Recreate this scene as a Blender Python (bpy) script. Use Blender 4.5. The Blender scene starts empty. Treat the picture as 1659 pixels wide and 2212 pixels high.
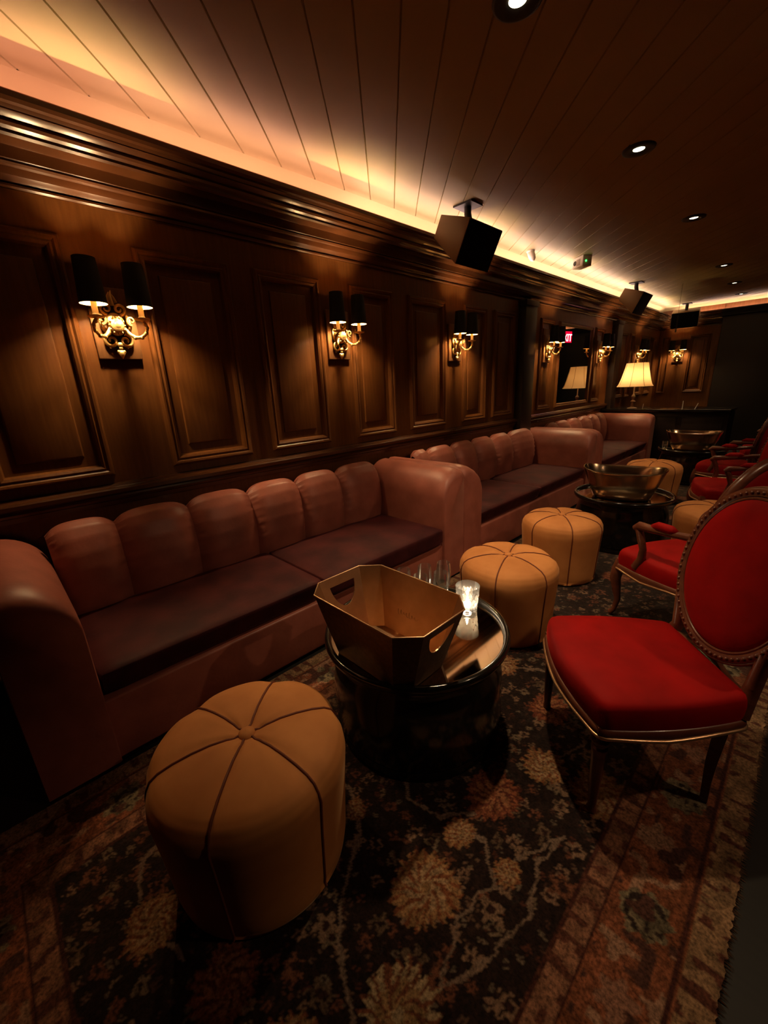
import bpy, bmesh, math, random
import numpy as np
from mathutils import Vector, Matrix
random.seed(4)
rng = np.random.default_rng(4)
PI = math.pi
S = bpy.context.scene
COL = S.collection

# ------------------------------------------------------------------ camera
Rm = [[0.69999178, 0.71273183, -0.04499835], [0.1787691, -0.23587967, -0.95519748], [-0.69141385, 0.66058619, -0.29252851]]
cam_d = bpy.data.cameras.new('camera'); cam = bpy.data.objects.new('camera', cam_d); COL.objects.link(cam)
r_, d_, f_ = [Vector(v) for v in Rm]
M = Matrix((r_, -d_, -f_)).transposed().to_4x4(); M.translation = Vector((0, 0, 1.5))
cam.matrix_world = M
cam_d.sensor_fit = 'HORIZONTAL'; cam_d.sensor_width = 36; cam_d.lens = 880.0 / 1659 * 36
cam_d.clip_start = 0.02; cam_d.clip_end = 60
S.camera = cam
S.view_settings.view_transform = 'Standard'; S.view_settings.look = 'None'
S.view_settings.gamma = 1; S.view_settings.exposure = 0.0
try: S.view_settings.use_curve_mapping = False
except Exception: pass
S.cycles.max_bounces = 8; S.cycles.diffuse_bounces = 3; S.cycles.glossy_bounces = 4
S.cycles.transmission_bounces = 6; S.cycles.sample_clamp_indirect = 3.0; S.cycles.blur_glossy = 0.5
S.cycles.caustics_reflective = False; S.cycles.caustics_refractive = True; S.cycles.transparent_max_bounces = 24

w = bpy.data.worlds.new('world'); S.world = w; w.use_nodes = True
w.node_tree.nodes['Background'].inputs[0].default_value = (0.02, 0.01, 0.006, 1)
w.node_tree.nodes['Background'].inputs[1].default_value = 0.0

# ------------------------------------------------------------------ materials
def mat(name, col, rough=0.5, metal=0.0, spec=0.5, noise=None, bump=None, sheen=0.0, sheen_tint=None, coat=0.0, trans=0.0, ior=1.45, emit=None, estr=0.0, sheen_rough=0.3):
    m = bpy.data.materials.new(name); m.use_nodes = True
    nt = m.node_tree; b = nt.nodes['Principled BSDF']; L = nt.links.new
    b.inputs['Base Color'].default_value = (*col, 1); b.inputs['Roughness'].default_value = rough
    b.inputs['Metallic'].default_value = metal; b.inputs['Specular IOR Level'].default_value = spec
    b.inputs['Coat Weight'].default_value = coat; b.inputs['Coat Roughness'].default_value = 0.12
    b.inputs['Transmission Weight'].default_value = trans; b.inputs['IOR'].default_value = ior
    b.inputs['Sheen Weight'].default_value = sheen; b.inputs['Sheen Roughness'].default_value = sheen_rough
    if sheen_tint: b.inputs['Sheen Tint'].default_value = (*sheen_tint, 1)
    if emit:
        b.inputs['Emission Color'].default_value = (*emit, 1); b.inputs['Emission Strength'].default_value = estr
    tc = nt.nodes.new('ShaderNodeTexCoord')
    if noise:
        c2, scale, stretch = noise
        mp = nt.nodes.new('ShaderNodeMapping'); mp.inputs['Scale'].default_value = stretch
        n = nt.nodes.new('ShaderNodeTexNoise'); n.inputs['Scale'].default_value = scale; n.inputs['Detail'].default_value = 6
        rp = nt.nodes.new('ShaderNodeValToRGB'); rp.color_ramp.elements[0].position = 0.35; rp.color_ramp.elements[1].position = 0.68
        rp.color_ramp.elements[0].color = (*col, 1); rp.color_ramp.elements[1].color = (*c2, 1)
        L(tc.outputs['Object'], mp.inputs['Vector']); L(mp.outputs[0], n.inputs['Vector']); L(n.outputs['Fac'], rp.inputs[0]); L(rp.outputs[0], b.inputs['Base Color'])
    if bump:
        sc, st, dist = bump
        n2 = nt.nodes.new('ShaderNodeTexNoise'); n2.inputs['Scale'].default_value = sc; n2.inputs['Detail'].default_value = 4
        bp = nt.nodes.new('ShaderNodeBump'); bp.inputs['Strength'].default_value = st; bp.inputs['Distance'].default_value = dist
        L(tc.outputs['Object'], n2.inputs['Vector']); L(n2.outputs['Fac'], bp.inputs['Height']); L(bp.outputs[0], b.inputs['Normal'])
    return m

def emis(name, col, s):
    m = bpy.data.materials.new(name); m.use_nodes = True
    b = m.node_tree.nodes['Principled BSDF']; b.inputs['Base Color'].default_value = (*[c * 0.8 for c in col], 1)
    b.inputs['Emission Color'].default_value = (*col, 1); b.inputs['Emission Strength'].default_value = s
    return m

MAT = {}
MAT['wood'] = mat('mahogany_panelling', (0.105, 0.037, 0.0085), 0.40, noise=((0.14, 0.051, 0.0125), 9, (6, 6, 0.5)), spec=0.4)
MAT['wood_trim'] = mat('polished_mahogany_moulding', (0.055, 0.018, 0.006), 0.24, noise=((0.062, 0.0205, 0.007), 3, (1, 0.4, 1)), spec=0.6, coat=0.1)
MAT['wood_black'] = mat('ebonised_and_shaded_wood', (0.012, 0.006, 0.004), 0.45)  # ebonised for the counter; on the pilasters the black stands in for shade
MAT['plate'] = mat('dark_stained_backplate', (0.17, 0.075, 0.03), 0.35, noise=((0.24, 0.11, 0.045), 14, (4, 4, 1)))
MAT['ceiling'] = mat('painted_boards', (0.43, 0.36, 0.17), 0.6, noise=((0.48, 0.405, 0.19), 2, (1, 1, 1)))
MAT['velvet'] = mat('dusty_rose_velvet', (0.25, 0.074, 0.052), 0.45, noise=((0.34, 0.104, 0.074), 7, (1, 1, 1)), sheen=0.12, sheen_tint=(1, 0.55, 0.42), bump=(60, 0.15, 0.004))
MAT['velvet_seat'] = mat('nap_shaded_velvet', (0.026, 0.004, 0.006), 0.65, noise=((0.060, 0.010, 0.011), 6, (1, 1, 1)), sheen=0.12, sheen_tint=(1, 0.3, 0.35), spec=0.2, bump=(50, 0.15, 0.004))  # seat velvet darkened in colour to stand in for the nap's shade
MAT['pouf'] = mat('ochre_suede', (0.50, 0.185, 0.050), 0.75, noise=((0.64, 0.26, 0.078), 5, (1, 1, 1)), sheen=0.2, sheen_tint=(1, 0.7, 0.4), bump=(40, 0.1, 0.003))
MAT['piping'] = mat('brown_piping_cord', (0.15, 0.035, 0.015), 0.6)
MAT['lacquer'] = mat('black_lacquer', (0.008, 0.007, 0.006), 0.16, spec=0.5, coat=0.5)
MAT['tray'] = mat('dark_mirror_lacquer', (0.60, 0.52, 0.42), 0.04, metal=1.0)
MAT['red'] = mat('crimson_velvet', (0.24, 0.0004, 0.0004), 0.7, noise=((0.36, 0.0015, 0.0015), 6, (1, 1, 1)), sheen=0.3, sheen_tint=(1, 0.05, 0.04), spec=0.2, bump=(30, 0.2, 0.004))
MAT['chairwood'] = mat('carved_mahogany_frame', (0.11, 0.030, 0.016), 0.33, noise=((0.17, 0.05, 0.025), 12, (1, 1, 3)), coat=0.2, spec=0.6)
MAT['gilt'] = mat('worn_gilt_bead', (0.62, 0.36, 0.20), 0.30, metal=0.8)
MAT['brass'] = mat('polished_brass', (0.98, 0.66, 0.26), 0.46, metal=1.0, bump=(90, 0.15, 0.003))
MAT['bucket'] = mat('brushed_bronze_metal', (0.62, 0.39, 0.22), 0.42, metal=1.0, noise=((0.70, 0.45, 0.26), 20, (1, 1, 1)))
MAT['patina'] = mat('dark_patinated_metal', (0.11, 0.065, 0.04), 0.5, metal=0.9, noise=((0.17, 0.10, 0.06), 60, (1, 1, 1)))
MAT['steel'] = mat('polished_copper_toned_steel', (0.58, 0.42, 0.28), 0.2, metal=1.0)
MAT['engrave'] = mat('engraved_line', (0.62, 0.42, 0.24), 0.5, metal=0.6)
MAT['glass'] = mat('clear_glass', (1, 1, 1), 0.0, trans=1.0, ior=1.45)
MAT['shade'] = mat('black_card_shade', (0.006, 0.004, 0.003), 0.7)
MAT['gold'] = mat('gold_shade_lining', (0.8, 0.52, 0.2), 0.5, metal=0.3)
MAT['candle'] = mat('ivory_candle_sleeve', (0.8, 0.6, 0.32), 0.5)
MAT['bulb'] = emis('warm_bulb', (1.0, 0.66, 0.32), 2000)
MAT['lampbulb'] = emis('lamp_bulb', (1.0, 0.6, 0.25), 95)
MAT['flame'] = emis('candle_flame', (1.0, 0.74, 0.46), 380)
MAT['wax'] = mat('tealight_wax', (0.9, 0.85, 0.75), 0.4, emit=(1, 0.8, 0.6), estr=6)
MAT['cover'] = mat('black_speaker_cloth', (0.004, 0.004, 0.004), 0.9, spec=0.1)
MAT['speaker'] = mat('brown_speaker_cabinet', (0.22, 0.12, 0.065), 0.45)
MAT['black'] = mat('matt_black_metal', (0.008, 0.007, 0.006), 0.5)
MAT['white'] = mat('off_white_plastic', (0.80, 0.72, 0.58), 0.5)
MAT['card'] = mat('white_card', (0.8, 0.75, 0.66), 0.6)
MAT['green'] = emis('green_indicator', (0.05, 1.0, 0.12), 4)
MAT['lens'] = emis('lit_downlight_lens', (1.0, 0.86, 0.55), 7)
MAT['mirror'] = mat('dark_mirror_glass', (0.8, 0.78, 0.74), 0.0, metal=1.0)
MAT['exit_red'] = emis('red_lit_acrylic', (1.0, 0.0, 0.03), 1.6)
MAT['exit_white'] = emis('white_lit_letter', (1.0, 0.75, 0.75), 4)
MAT['floor'] = mat('black_stained_boards', (0.006, 0.005, 0.0045), 0.5, noise=((0.010, 0.008, 0.007), 8, (1, 8, 1)))
MAT['dark_wall'] = mat('near_black_wall', (0.012, 0.008, 0.006), 0.6)
MAT['stem'] = mat('antique_silvered_stem', (0.30, 0.22, 0.17), 0.4, metal=0.4)
MAT['rib'] = mat('shade_binding', (0.25, 0.12, 0.05), 0.7)

def thin_glass(name, body=0.0, rough=0.02, gain=1.0):
    """Thin clear glass: see-through, mirror-like at grazing angles; 'body' adds a little scattering for cut facets."""
    m = bpy.data.materials.new(name); m.use_nodes = True; nt = m.node_tree; nt.nodes.clear(); L = nt.links.new; N = nt.nodes.new
    o = N('ShaderNodeOutputMaterial'); tr = N('ShaderNodeBsdfTransparent'); tr.inputs[0].default_value = (.97, .96, .94, 1)
    gl = N('ShaderNodeBsdfGlossy'); gl.inputs['Roughness'].default_value = rough; gl.inputs[0].default_value = (1, 1, 1, 1)
    fr = N('ShaderNodeFresnel'); fr.inputs[0].default_value = 1.5; mu = N('ShaderNodeMath'); mu.operation = 'MULTIPLY'; mu.inputs[1].default_value = gain; mu.use_clamp = True
    mx = N('ShaderNodeMixShader'); L(fr.outputs[0], mu.inputs[0]); L(mu.outputs[0], mx.inputs[0]); L(tr.outputs[0], mx.inputs[1]); L(gl.outputs[0], mx.inputs[2])
    if body:
        df = N('ShaderNodeBsdfDiffuse'); df.inputs[0].default_value = (.9, .9, .9, 1); tl = N('ShaderNodeBsdfTranslucent'); tl.inputs[0].default_value = (.9, .9, .9, 1)
        m2 = N('ShaderNodeMixShader'); L(df.outputs[0], m2.inputs[1]); L(tl.outputs[0], m2.inputs[2]); m3 = N('ShaderNodeMixShader'); m3.inputs[0].default_value = body
        L(mx.outputs[0], m3.inputs[1]); L(m2.outputs[0], m3.inputs[2]); L(m3.outputs[0], o.inputs[0])
    else: L(mx.outputs[0], o.inputs[0])
    return m
MAT['glass'] = thin_glass('clear_thin_glass', 0.03, .08, .55)
MAT['crystal'] = thin_glass('cut_crystal', 0.10, .10, 1.2)

def shade_mat():
    m = bpy.data.materials.new('cream_silk_shade'); m.use_nodes = True
    nt = m.node_tree; nt.nodes.clear()
    o = nt.nodes.new('ShaderNodeOutputMaterial'); mx = nt.nodes.new('ShaderNodeMixShader'); mx.inputs[0].default_value = 0.65
    a = nt.nodes.new('ShaderNodeBsdfDiffuse'); a.inputs[0].default_value = (0.75, 0.55, 0.33, 1)
    b = nt.nodes.new('ShaderNodeBsdfTranslucent'); b.inputs[0].default_value = (0.85, 0.62, 0.36, 1)
    nt.links.new(a.outputs[0], mx.inputs[1]); nt.links.new(b.outputs[0], mx.inputs[2]); nt.links.new(mx.outputs[0], o.inputs[0])
    return m
MAT['silk'] = shade_mat()

def rug_mat():
    m = bpy.data.materials.new('woven_wool_rug'); m.use_nodes = True
    nt = m.node_tree; b = nt.nodes['Principled BSDF']; L = nt.links.new
    at = nt.nodes.new('ShaderNodeVertexColor'); at.layer_name = 'pattern'
    tc = nt.nodes.new('ShaderNodeTexCoord'); n = nt.nodes.new('ShaderNodeTexNoise'); n.inputs['Scale'].default_value = 130; n.inputs['Detail'].default_value = 3
    mr = nt.nodes.new('ShaderNodeMapRange'); mr.inputs[1].default_value = 0.3; mr.inputs[2].default_value = 0.7; mr.inputs[3].default_value = 0.45; mr.inputs[4].default_value = 1.5
    mx = nt.nodes.new('ShaderNodeMix'); mx.data_type = 'RGBA'; mx.blend_type = 'MULTIPLY'; mx.inputs[0].default_value = 1
    L(tc.outputs['Object'], n.inputs['Vector']); L(n.outputs['Fac'], mr.inputs[0]); L(at.outputs['Color'], mx.inputs[6]); L(mr.outputs[0], mx.inputs[7])
    L(mx.outputs[2], b.inputs['Base Color'])
    b.inputs['Roughness'].default_value = 0.95; b.inputs['Specular IOR Level'].default_value = 0.1; b.inputs['Sheen Weight'].default_value = 0.15
    bp = nt.nodes.new('ShaderNodeBump'); bp.inputs['Strength'].default_value = 0.5; bp.inputs['Distance'].default_value = 0.004
    L(n.outputs['Fac'], bp.inputs['Height']); L(bp.outputs[0], b.inputs['Normal'])
    return m
MAT['rug'] = rug_mat()

# ------------------------------------------------------------------ mesh helpers
class MB:
    def __init__(s): s.v = []; s.f = []
    def add(s, vs, fs):
        o = len(s.v); s.v += [tuple(v) for v in vs]; s.f += [tuple(i + o for i in f) for f in fs]; return s
    def box(s, x0, x1, y0, y1, z0, z1):
        return s.add([(x0, y0, z0), (x1, y0, z0), (x1, y1, z0), (x0, y1, z0), (x0, y0, z1), (x1, y0, z1), (x1, y1, z1), (x0, y1, z1)],
                     [(0, 3, 2, 1), (4, 5, 6, 7), (0, 1, 5, 4), (1, 2, 6, 5), (2, 3, 7, 6), (3, 0, 4, 7)])
    def lathe(s, prof, n=32, c=(0, 0, 0), sx=1, sy=1, close=True, axis=None):
        vs = []; fs = []
        for r, z in prof:
            for k in range(n):
                a = 2 * PI * k / n; vs.append(Vector((r * sx * math.cos(a), r * sy * math.sin(a), z)))
        for i in range(len(prof) - 1):
            for k in range(n):
                a = i * n + k; b = i * n + (k + 1) % n; fs.append((a, b, b + n, a + n))
        if close:
            if prof[0][0] > 1e-5: fs.append(tuple(range(n))[::-1])
            if prof[-1][0] > 1e-5: fs.append(tuple((len(prof) - 1) * n + k for k in range(n)))
        if axis is not None: vs = [axis @ v for v in vs]
        return s.add([v + Vector(c) for v in vs], fs)
    def tube(s, pts, rad, n=10, closed=False, cap=True, flat=1.0):
        pts = [Vector(p) for p in pts]; m = len(pts)
        if not isinstance(rad, (list, tuple)): rad = [rad] * m
        vs = []; fs = []; up = None
        for i, p in enumerate(pts):
            if closed: t = pts[(i + 1) % m] - pts[(i - 1) % m]
            else: t = pts[min(i + 1, m - 1)] - pts[max(i - 1, 0)]
            t.normalize()
            if up is None:
                up = Vector((0, 0, 1)) if abs(t.z) < 0.9 else Vector((1, 0, 0))
            up = (up - t * up.dot(t)).normalized(); sd = t.cross(up)
            for k in range(n):
                a = 2 * PI * k / n; vs.append(p + (up * math.cos(a) * flat + sd * math.sin(a)) * rad[i])
        for i in range(m if closed else m - 1):
            j = (i + 1) % m
            for k in range(n):
                fs.append((i * n + k, i * n + (k + 1) % n, j * n + (k + 1) % n, j * n + k))
        if cap and not closed:
            fs.append(tuple(range(n))[::-1]); fs.append(tuple((m - 1) * n + k for k in range(n)))
        return s.add(vs, fs)
    def ball(s, c, r, n=12, sx=1, sy=1, sz=1):
        prof = [(max(1e-6, r * math.sin(PI * i / n)), -r * math.cos(PI * i / n) * sz) for i in range(n + 1)]
        return s.lathe(prof, 2 * n, c, sx, sy, close=False)
    def grid(s, fn, nu, nv, wrap_u=False):
        vs = [fn(i / nu, j / nv) for j in range(nv + 1) for i in range(nu + (0 if wrap_u else 1))]
        W = nu if wrap_u else nu + 1; fs = []
        for j in range(nv):
            for i in range(nu):
                a = j * W + i; b = j * W + (i + 1) % W; fs.append((a, b, b + W, a + W))
        return s.add(vs, fs)
    def prism(s, poly, h0, h1, fn=lambda a, b, h: (a, b, h)):
        n = len(poly); vs = [fn(a, b, h0) for a, b in poly] + [fn(a, b, h1) for a, b in poly]
        return s.add(vs, [tuple(range(n))[::-1], tuple(range(n, 2 * n))] + [(i, (i + 1) % n, n + (i + 1) % n, n + i) for i in range(n)])
    def xform(s, M): s.v = [tuple(M @ Vector(v)) for v in s.v]; return s
    def mesh(s, name, m, sharp=38, bevel=0, seg=2, weld=True, solid=0):
        me = bpy.data.meshes.new(name); me.from_pydata(s.v, [], s.f)
        bm = bmesh.new(); bm.from_mesh(me)
        if weld: bmesh.ops.remove_doubles(bm, verts=bm.verts, dist=1e-5)
        if solid: bmesh.ops.solidify(bm, geom=bm.faces[:], thickness=solid)
        if bevel:
            ed = [e for e in bm.edges if len(e.link_faces) == 2 and e.calc_face_angle(0) > 0.5]
            bmesh.ops.bevel(bm, geom=ed, offset=bevel, segments=seg, profile=0.5, affect='EDGES', clamp_overlap=True)
        bmesh.ops.recalc_face_normals(bm, faces=bm.faces); bm.to_mesh(me); bm.free()
        me.materials.append(MAT[m] if isinstance(m, str) else m)
        me.shade_smooth(); me.set_sharp_from_angle(angle=math.radians(sharp))
        return me
    def build(s, name, m, parent=None, **k):
        o = bpy.data.objects.new(name, s.mesh(name, m, **k)); COL.objects.link(o)
        if parent: o.parent = parent
        return o

def thing(name, label, cat, loc=(0, 0, 0), rz=0, group=None):
    o = bpy.data.objects.new(name, None); COL.objects.link(o); o.empty_display_size = 0.1
    o.location = loc; o.rotation_euler = (0, 0, rz); o['label'] = label; o['category'] = cat
    if group: o['group'] = group
    return o
def tag(o, label, cat, group=None):
    o['label'] = label; o['category'] = cat
    if group: o['group'] = group
    return o
def struct(o): o['kind'] = 'structure'; return o
def kids(o): return [c for c in bpy.data.objects if c.parent == o]
def dup(root, loc, rz, label, group=None):
    ch = {}
    for c in bpy.data.objects:
        if c.parent: ch.setdefault(c.parent.name, []).append(c)
    def cp(o, par):
        c = o.copy(); COL.objects.link(c)
        if par: c.parent = par
        for k in ch.get(o.name, []): cp(k, c)
        return c
    r = cp(root, None); r.location = loc; r.scale = (1, 1, 1); r.rotation_euler = (0, 0, rz); r['label'] = label
    if group: r['group'] = group
    return r

# ------------------------------------------------------------------ room shell
X0, X1, Y0, Y1, H = -2.7, 3.2, -2.6, 11.4, 2.85
struct(MB().box(X0 - .1, X1 + .1, Y0 - .1, Y1 + .1, -.1, 0).build('floor', 'floor'))
struct(MB().box(X1, X1 + .1, Y0 - .1, Y1 + .1, 0, 3.0).build('wall_right', 'dark_wall'))
struct(MB().box(X0 - .1, X1 + .1, Y0 - .1, Y0, 0, 3.0).build('wall_front', 'dark_wall'))

# panelled wall boards with mitred mouldings
PROF = [(0, 0), (0.004, 0.016), (0.014, 0.027), (0.024, 0.024), (0.034, 0.014), (0.044, 0.020), (0.056, 0.013), (0.064, -0.012), (0.118, -0.013), (0.122, -0.004), (0.127, -0.002)]
def panel_wall(mb, a0, a1, z0, z1, panels, P):   # P(a, z, out) -> world point ; panels (a0,a1,z0,z1)
    panels = sorted(panels); cur = a0
    def quad(aa, ab, za, zb): mb.add([P(aa, za, 0), P(ab, za, 0), P(ab, zb, 0), P(aa, zb, 0)], [(0, 1, 2, 3)])
    for (pa, pb, pz0, pz1) in panels:
        if pa > cur: quad(cur, pa, z0, z1)
        quad(pa, pb, z0, pz0); quad(pa, pb, pz1, z1)
        vs = []; fs = []; n = len(PROF)
        sc = min(1.0, (pb - pa) / 0.40)
        for d, h in PROF:
            d *= sc; vs += [P(pa + d, pz0 + d, h), P(pb - d, pz0 + d, h), P(pb - d, pz1 - d, h), P(pa + d, pz1 - d, h)]
        for i in range(n - 1):
            for k in range(4):
                fs.append((i * 4 + k, i * 4 + (k + 1) % 4, i * 4 + 4 + (k + 1) % 4, i * 4 + 4 + k))
        fs.append(tuple((n - 1) * 4 + k for k in range(4)))
        mb.add(vs, fs); cur = pb
    quad(cur, a1, z0, z1)

PZ0, PZ1 = 1.095, 2.275
left_panels = [(a, b, PZ0, PZ1) for a, b in [(-2.35, -1.82), (-1.53, -1.0), (-.845, -.315), (-.03, .49), (.80, 1.333), (1.491, 2.018), (2.30, 2.785), (2.985, 3.535), (3.83, 4.28), (4.43, 4.90),
               (5.57, 5.99), (7.52, 7.93), (8.75, 9.2), (9.32, 9.62), (9.98, 10.45), (10.6, 11.1)]]
left_panels.append((6.15, 7.40, PZ0, PZ1))
mb = MB(); panel_wall(mb, Y0, Y1, 0.0, 3.0, left_panels, lambda a, z, o: (X0 + o, a, z))
mb.box(X0 - .12, X0 - .03, Y0 - .1, Y1 + .1, 0, 3.0)
struct(mb.build('wall_left', 'wood', sharp=25, weld=False))
back_panels = [(a, b, PZ0, PZ1) for a, b in [(-2.62, -2.47), (-2.12, -1.75), ]]
mb = MB(); panel_wall(mb, X0, -1.62, 0.0, 3.0, back_panels, lambda a, z, o: (a, Y1 - o, z))
mb.box(X0 - .1, X1 + .1, Y1 + .03, Y1 + .12, 0, 3.0)
struct(MB().box(-1.60, X1, Y1 - .10, Y1 + .02, 0, 2.60).build('wall_back_dark', 'dark_wall', bevel=.006))  # right part of the far wall, in a flat near-black colour
struct(mb.build('wall_back', 'wood', sharp=25, weld=False))

# crown, rail, baseboard: profiles extruded along the wall
CROWN = [(0.0, 2.425), (.014, 2.425), (.022, 2.432), (.022, 2.440), (.014, 2.446), (.020, 2.452), (.030, 2.458), (.044, 2.468), (.052, 2.482), (.056, 2.494), (.066, 2.500), (.072, 2.508), (.068, 2.516), (.074, 2.520),
         (.078, 2.560), (.080, 2.566), (.150, 2.572), (.160, 2.580), (.160, 2.592), (.174, 2.600), (.182, 2.610), (.178, 2.622), (.190, 2.630), (.208, 2.642), (.220, 2.656), (.236, 2.660), (.245, 2.672), (.245, 2.693),
         (.215, 2.693), (.210, 2.640), (0.0, 2.640)]
RAIL = [(0, .93), (.012, .93), (.016, .955), (.030, .962), (.036, .975), (.030, .986), (.042, .992), (.050, 1.000), (.050, 1.020), (.044, 1.028), (.022, 1.034), (.014, 1.046), (0, 1.05)]
BASE = [(0, 0), (.022, 0), (.022, .13), (.016, .145), (.008, .155), (0, .16)]
def run_left(prof, y0, y1, name, m):
    mb = MB(); n = len(prof)
    vs = [(X0 + d, y0, z) for d, z in prof] + [(X0 + d, y1, z) for d, z in prof]
    mb.add(vs, [(i, i + 1, n + i + 1, n + i) for i in range(n - 1)] + [tuple(range(n)), tuple(range(n, 2 * n))[::-1]])
    return struct(mb.build(name, m, sharp=20))
def run_back(prof, x0, x1, name, m):
    mb = MB(); n = len(prof)
    vs = [(x0, Y1 - d, z) for d, z in prof] + [(x1, Y1 - d, z) for d, z in prof]
    mb.add(vs, [(i, i + 1, n + i + 1, n + i) for i in range(n - 1)] + [tuple(range(n)), tuple(range(n, 2 * n))[::-1]])
    return struct(mb.build(name, m, sharp=20))
run_left(CROWN, Y0, Y1, 'trim_1', 'wood_trim')
run_back(CROWN, X0 + .03, -1.62, 'trim_2', 'wood_trim'); run_back(CROWN, -1.62, X1, 'trim_6', 'dark_wall')  # crown continues in the same near-black on the right part
run_left(RAIL, Y0, 8.28, 'trim_3', 'wood_trim')
run_left(BASE, Y0, Y1, 'baseboard_left', 'wood_trim')
run_back(BASE, X0 + .02, -1.62, 'baseboard_back', 'wood_trim')
# pilasters between the wall bays; their black wood colour stands in for shade
def pilaster(y0, y1, d, name):
    mb = MB(); mb.box(X0, X0 + d, y0, y1, 0.0, 2.425)
    mb.box(X0, X0 + d + .015, y0 - .015, y1 + .015, 2.36, 2.422)
    return struct(mb.build(name, 'wood_black', bevel=.004, weld=False))
pilaster(4.985, 5.27, .10, 'trim_4')
pilaster(8.30, 8.56, .10, 'trim_5')
# dark mirror set into the wide bay (its panel frame is part of the wall)
tag(MB().box(X0 - .011, X0 + .004, 6.20, 7.35, PZ0 + .05, PZ1 - .05).build('wall_mirror', 'mirror'), 'tall dark wall mirror reflecting the table lamp and a red sign', 'mirror')

# ceiling: tongue-and-groove boards laid diagonally, real V joints
def clip(poly, nx, ny, c):           # keep nx*x+ny*y <= c
    out = []
    for i in range(len(poly)):
        p, q = poly[i], poly[(i + 1) % len(poly)]
        dp = nx * p[0] + ny * p[1] - c; dq = nx * q[0] + ny * q[1] - c
        if dp <= 0: out.append(p)
        if (dp < 0 < dq) or (dq < 0 < dp):
            t = dp / (dp - dq); out.append(tuple(p[k] + t * (q[k] - p[k]) for k in range(3)))
    return out
mb = MB(); s2 = math.sqrt(.5); CX0 = X0 + .09; CY1 = Y1 - .09
def strip(sa, za, sb, zb):
    T = 12.0
    P = lambda s_, t_, z: (s_ * s2 - t_ * s2, s_ * s2 + t_ * s2, z)
    poly = [P(sa, -T, za), P(sb, -T, zb), P(sb, T, zb), P(sa, T, za)]
    for nx, ny, c in ((1, 0, X1), (-1, 0, -CX0), (0, 1, CY1), (0, -1, -Y0)):
        poly = clip(poly, nx, ny, c)
        if len(poly) < 3: return
    mb.add(poly, [tuple(range(len(poly)))])
sp = .1795; k = -30; g = .0045
while True:
    s0 = -1.15 + sp * k
    if s0 > 10.4: break
    strip(s0 + g, H, s0 + sp - g, H); strip(s0 + sp - g, H, s0 + sp, H + .009); strip(s0 + sp, H + .009, s0 + sp + g, H); k += 1
mb.add([(X0, Y0, H - .035), (CX0, Y0, H), (CX0, CY1, H), (X0, Y1, H - .035), (X1, CY1, H), (X1, Y1, H - .035)], [(0, 1, 2, 3), (3, 2, 4, 5)])
mb.box(X0 - .1, X1 + .1, Y0 - .1, Y1 + .1, H + .02, H + .1)
struct(mb.build('ceiling', 'ceiling', sharp=15, weld=False))

# LED strips lying on the crown's ledge
def led(name, y0, y1, col, s, label):
    o = MB().box(X0 + .135, X0 + .155, y0, y1, 2.6405, 2.682).build(name, emis('led_' + name + str(y0), col, s))
    return tag(o, label, 'led strip', 'cove lighting strips')
LED = 1.45
segs = [(-2.5, .75, (1, .40, .33), 12), (.75, 2.3, (1, .48, .38), 17), (2.3, 4.6, (1, .63, .53), 26), (4.6, 8.0, (1, .69, .60), 28), (8.0, 11.1, (1, .69, .56), 26)]
lab = ['rosy glowing strip hidden behind crown moulding at the near left end', 'pink glowing strip behind the crown above the two-seat near sofa', 'warm glowing strip behind the crown where the near speaker hangs',
       'bright peach glowing strip behind the crown over the mirror bay', 'bright glowing strip behind the crown in the far left corner']
for (a, b, c, s_), l in zip(segs, lab): led('led_strip', a, b - .01, c, s_ * LED, l)
o = MB().box(X0 + .3, X1 - .2, Y1 - .155, Y1 - .135, 2.6405, 2.682).build('led_strip', emis('led_back', (1, .66, .54), 26 * LED))
tag(o, 'glowing strip behind the crown of the far dark wall', 'led strip', 'cove lighting strips')

# ------------------------------------------------------------------ downlights
def downlight(x, y, label, power, first=[None]):
    if first[0] is None:
        t = thing('recessed_downlight', label, 'ceiling light', (x, y, H), 0, 'recessed downlights')
        MB().lathe([(.032, -.001), (.044, -.008), (.078, -.012), (.090, -.008), (.094, 0.0), (.094, .012)], 40, close=False).build('trim_ring', 'black', t, sharp=60)
        MB().lathe([(1e-5, -.006), (.016, -.0055), (.028, -.003), (.034, -.001)], 32, close=False).build('lens', 'lens', t)
        first[0] = t
    else: t = dup(first[0], (x, y, H), 0, label, 'recessed downlights')
    d = bpy.data.lights.new('downlight_beam', 'SPOT'); d.energy = power; d.color = (1, .72, .40); d.spot_size = math.radians(74); d.spot_blend = .9; d.shadow_soft_size = .04
    l = bpy.data.objects.new('downlight_beam', d); COL.objects.link(l); l.location = (x, y, H - .02); l.rotation_euler = (0, 0, 0)
    return t
DL = [(-1.037, 1.80, 'nearest recessed downlight, cut by the top edge of the photo', 130), (-1.05, 3.35, 'second recessed downlight from the camera, with a big black oval trim', 60), (-1.07, 5.1, 'recessed downlight above and right of the white ceiling box', 40),
      (-1.17, 7.6, 'fourth recessed downlight along the ceiling row', 36), (-1.24, 9.2, 'small distant downlight, second from the far wall', 36), (-1.3, 10.6, 'farthest small downlight beside the far glowing crown', 30)]
for a in DL: downlight(*a)
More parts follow.
